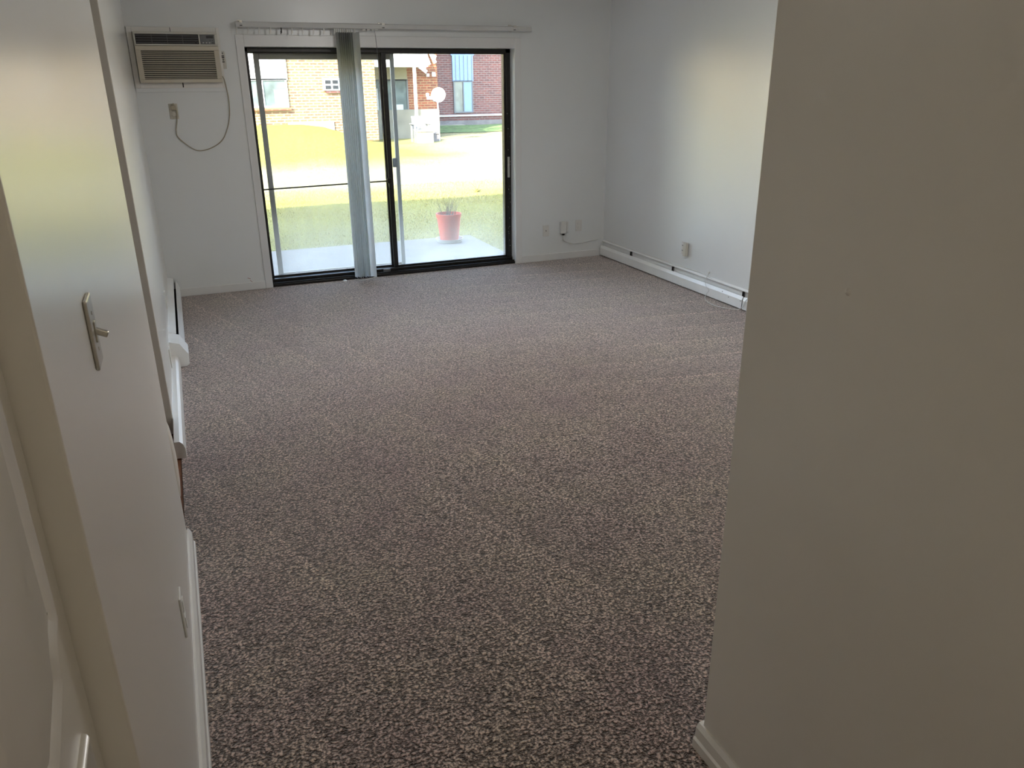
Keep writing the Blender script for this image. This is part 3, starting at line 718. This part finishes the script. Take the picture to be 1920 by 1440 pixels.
# neighbouring apartment building
bd = thing('apartment_building', (6, 28, 0), 'two-storey brick apartment building across the lawn', 'building')
TOP = 5.6
obj('left_wing_wall', MB().box((-14, 25, .1), (5.95, 36, TOP)), 'brick_buff', bd)
obj('middle_wall', MB().box((5.95, 26.6, -.2), (8.42, 36, TOP)), 'brick', bd)
obj('right_wing_wall', MB().box((8.42, 30, -.2), (24, 36, TOP)), 'brick_grey', bd)
obj('roof_slab', MB().box((-14.4, 24.6, TOP), (6.2, 37, TOP+.25)).box((6.2, 26.1, TOP), (8.8, 37, TOP+.25)).box((8.8, 29.5, TOP), (24.4, 37, TOP+.25)), 'roof', bd)
obj('foundation', MB().box((5.95, 26.54, -.2), (8.42, 26.6, .94)), 'found', bd)
obj('foundation', MB().box((3.25, 24.95, .2), (4.6, 25, .70), .02), 'white_sid', bd)
fo = obj('foundation', MB().box((8.42, 29.93, -.2), (24, 30, .40)), 'greyfound', bd)
obj('foundation', MB().box((8.42, 29.6, -.2), (10.4, 29.95, .27), .03), 'found', bd)
def win(x0, x1, z0, z1, y, fm, gm, nx=2, dark=False):
    f = MB().box((x0-.05, y-.05, z0-.05), (x0, y, z1+.05)).box((x1, y-.05, z0-.05), (x1+.05, y, z1+.05)).box((x0, y-.05, z1), (x1, y, z1+.05)).box((x0, y-.05, z0-.05), (x1, y, z0))
    for k in range(1, nx): xx = x0+(x1-x0)*k/nx; f.box((xx-.02, y-.045, z0), (xx+.02, y, z1))
    w = obj('window', f, fm, bd)
    obj('pane', MB().box((x0, y-.02, z0), (x1, y-.005, z1)), gm, w)
    return w
# left wing: pale panel over a curtained window, sill
obj('siding_panel', MB().box((2.2, 24.95, 1.87), (3.36, 25, 5.2)), 'white_sid', bd)
w = win(2.0, 3.28, 1.17, 1.86, 25, 'white_sid', 'fglass')
obj('curtain', MB().box((2.95, 24.965, 1.17), (3.28, 24.975, 1.6)), 'curtain', w)
obj('window_sill', MB().box((1.9, 24.9, 1.04), (3.38, 25, 1.12)), 'brick', bd)
# wall air conditioner grille
wa = obj('wall_unit', MB().box((4.36, 24.9, 1.57), (5.06, 25, 1.91), .01), 'white_sid', bd)
mb = MB()
for r_ in range(2):
    for q in range(3): mb.box((4.42+q*.215, 24.89, 1.61+r_*.145), (4.42+q*.215+.165, 24.905, 1.61+r_*.145+.10))
obj('vent_grid', mb, 'black', wa)
obj('vent_sill', MB().box((4.44, 24.93, 1.50), (5.06, 25, 1.565)), 'brick_grey', wa)
# middle: sliding door, panel above, balcony
obj('header_panel', MB().box((5.97, 26.55, 1.83), (7.37, 26.6, 2.25)), 'cream', bd)
w = win(5.97, 7.34, .06, 1.82, 26.6, 'chair', 'fglass', 2)
obj('curtain', MB().box((6.1, 26.565, .5), (6.38, 26.575, 1.6)).box((6.44, 26.565, .35), (6.62, 26.575, 1.5)).box((6.95, 26.565, .1), (7.2, 26.575, 1.1)), 'curtain', w)
bal = obj('balcony', MB().box((5.97, 25.3, 2.22), (7.72, 26.6, 2.62)), 'white_sid', bd)
obj('balcony_rail', MB().box((5.97, 25.3, 3.4), (7.72, 25.36, 3.46)), 'white_sid', bal)
mb = MB()
for i in range(15): mb.box((6.0+i*.12, 25.31, 2.62), (6.03+i*.12, 25.34, 3.41))
obj('balusters', mb, 'cream', bal)
obj('post', MB().box((7.24, 25.3, 0), (7.32, 25.38, 2.22)), 'white_sid', bal)
mb = MB()
for ib, (xa, za, xb, zb) in enumerate(((7.72, 2.28, 8.0, 2.08), (7.75, 2.75, 7.95, 2.18), (7.95, 2.78, 8.12, 2.3), (8.12, 2.8, 8.34, 2.36), (8.2, 2.62, 8.38, 2.52))):
    dv = Vector((xb-xa, 0, zb-za)); L = dv.length; an = math.atan2(dv.z, dv.x)
    cx0, cz0 = (xa+xb)/2, (za+zb)/2
    mb.box((cx0-L/2, 26.38+.04*ib, cz0-.055), (cx0+L/2, 26.40+.04*ib, cz0+.055), rot=Matrix.Rotation(-an, 3, 'Y'))
obj('diagonal_boards', mb, 'white_sid', bd)
obj('wall_light', MB().box((8.02, 26.5, 1.94), (8.12, 26.6, 2.04), .02), 'white_sid', bd)
obj('wall_light', MB().box((8.22, 26.5, 1.94), (8.34, 26.6, 2.08), .02), 'white_sid', bd)
# right wing: blue panel over window
obj('siding_panel', MB().box((10.08, 29.95, 1.80), (10.90, 30, 2.70)), 'bluepanel', bd)
mb = MB()
for i in range(5): mb.box((10.2+i*.16, 29.935, 1.8), (10.215+i*.16, 29.952, 2.70))
obj('panel_battens', mb, 'chair', bd)
w = win(10.15, 10.83, .72, 1.77, 30, 'chair', 'fglass', 2)
obj('curtain', MB().box((10.52, 29.965, .72), (10.83, 29.975, 1.77)), 'bluepanel', w)
win(10.08, 10.90, 2.75, 3.6, 30, 'bluepanel', 'fglass', 2)
obj('wall_pipe', MB().tube([(8.5, 29.86, .575), (14, 29.86, .575)], .03, 8), 'white_sid', bd)
# shaded green strip by right wing
mb = MB().grid(lambda u, v: Vector((8.6+6*u, 27.9+1.9*v, ground(8.6+6*u, 27.9+1.9*v)+.02)), 30, 12)
struct('lawn_strip', mb, 'greengrass', 'greener grass strip in the shade of the right wing', 'lawn', None, True)

# satellite dish on a pole
sd_ = thing('satellite_dish', (7.9, 25, ground(7.9, 25)), 'white satellite dish on a tall pole before the far building', 'satellite dish')
obj('pole', MB().tube([(7.9, 25, 0), (7.89, 25, 1.25)], .022, 10), 'white_sid', sd_)
nrm = Vector((-.45, -.85, .25)).normalized(); rm_ = nrm.to_track_quat('Z', 'Y').to_matrix()
obj('reflector', MB().lathe([(.001, -.045), (.10, -.035), (.18, -.012), (.225, .012), (.228, .006), (.18, -.02), (.10, -.045), (.001, -.055)], (7.90, 24.93, 1.40), 28, rm_), 'white_sid', sd_, True)
obj('arm', MB().tube([(7.88, 24.95, 1.2), (7.7, 24.8, 1.22), (7.56, 24.66, 1.30)], .012, 6), 'chair', sd_)
obj('receiver', MB().box((7.45, 24.6, 1.27), (7.6, 24.72, 1.37), .02).box((7.42, 24.6, 1.36), (7.5, 24.7, 1.46), .02), 'white_sid', sd_)
# lounge chair
gzc = ground(7.3, 25)
lc = thing('lounge_chair', (7.3, 25, gzc), 'weathered grey slat-back chair beside the balcony post', 'chair')
mb = MB()
for i in range(5): mb.box((7.03+i*.085, 25.0, .42), (7.105+i*.085, 25.02, .80), rot=Matrix.Rotation(-.25, 3, 'X'), piv=(7.2, 25, .42))
obj('backrest', mb, 'chair', lc)
obj('seat', MB().box((7.04, 24.6, .36), (7.46, 25.0, .40), .005), 'chair', lc)
for x in (7.0, 7.48): obj('armrest', MB().box((x-.05, 24.58, .55), (x+.05, 25.05, .58), .005), 'chair', lc)
for x in (7.0, 7.48):
    for y in (24.62, 24.98): obj('leg', MB().box((x-.03, y-.03, gzc-.02), (x+.03, y+.03, .55)), 'chair', lc)
bl = thing('planter_box', (7.3, 24.45, ground(7.3, 24.45)), 'low pale box planter in front of the grey chair', 'planter')
obj('box', MB().box((7.0, 24.3, -.02), (7.5, 24.5, .36), .01), 'found', bl)
obj('rim', MB().box((6.98, 24.28, .35), (7.52, 24.52, .38), .005), 'found', bl)
tag(obj('firewood_crate', MB().box((7.56, 24.8, 0), (7.84, 25.1, .25), .01).box((7.54, 24.78, .25), (7.86, 25.12, .28), .005), 'greyfound', None, False, (7.7, 25, 0)), 'low dark grey box between the chair and the dish pole', 'box')
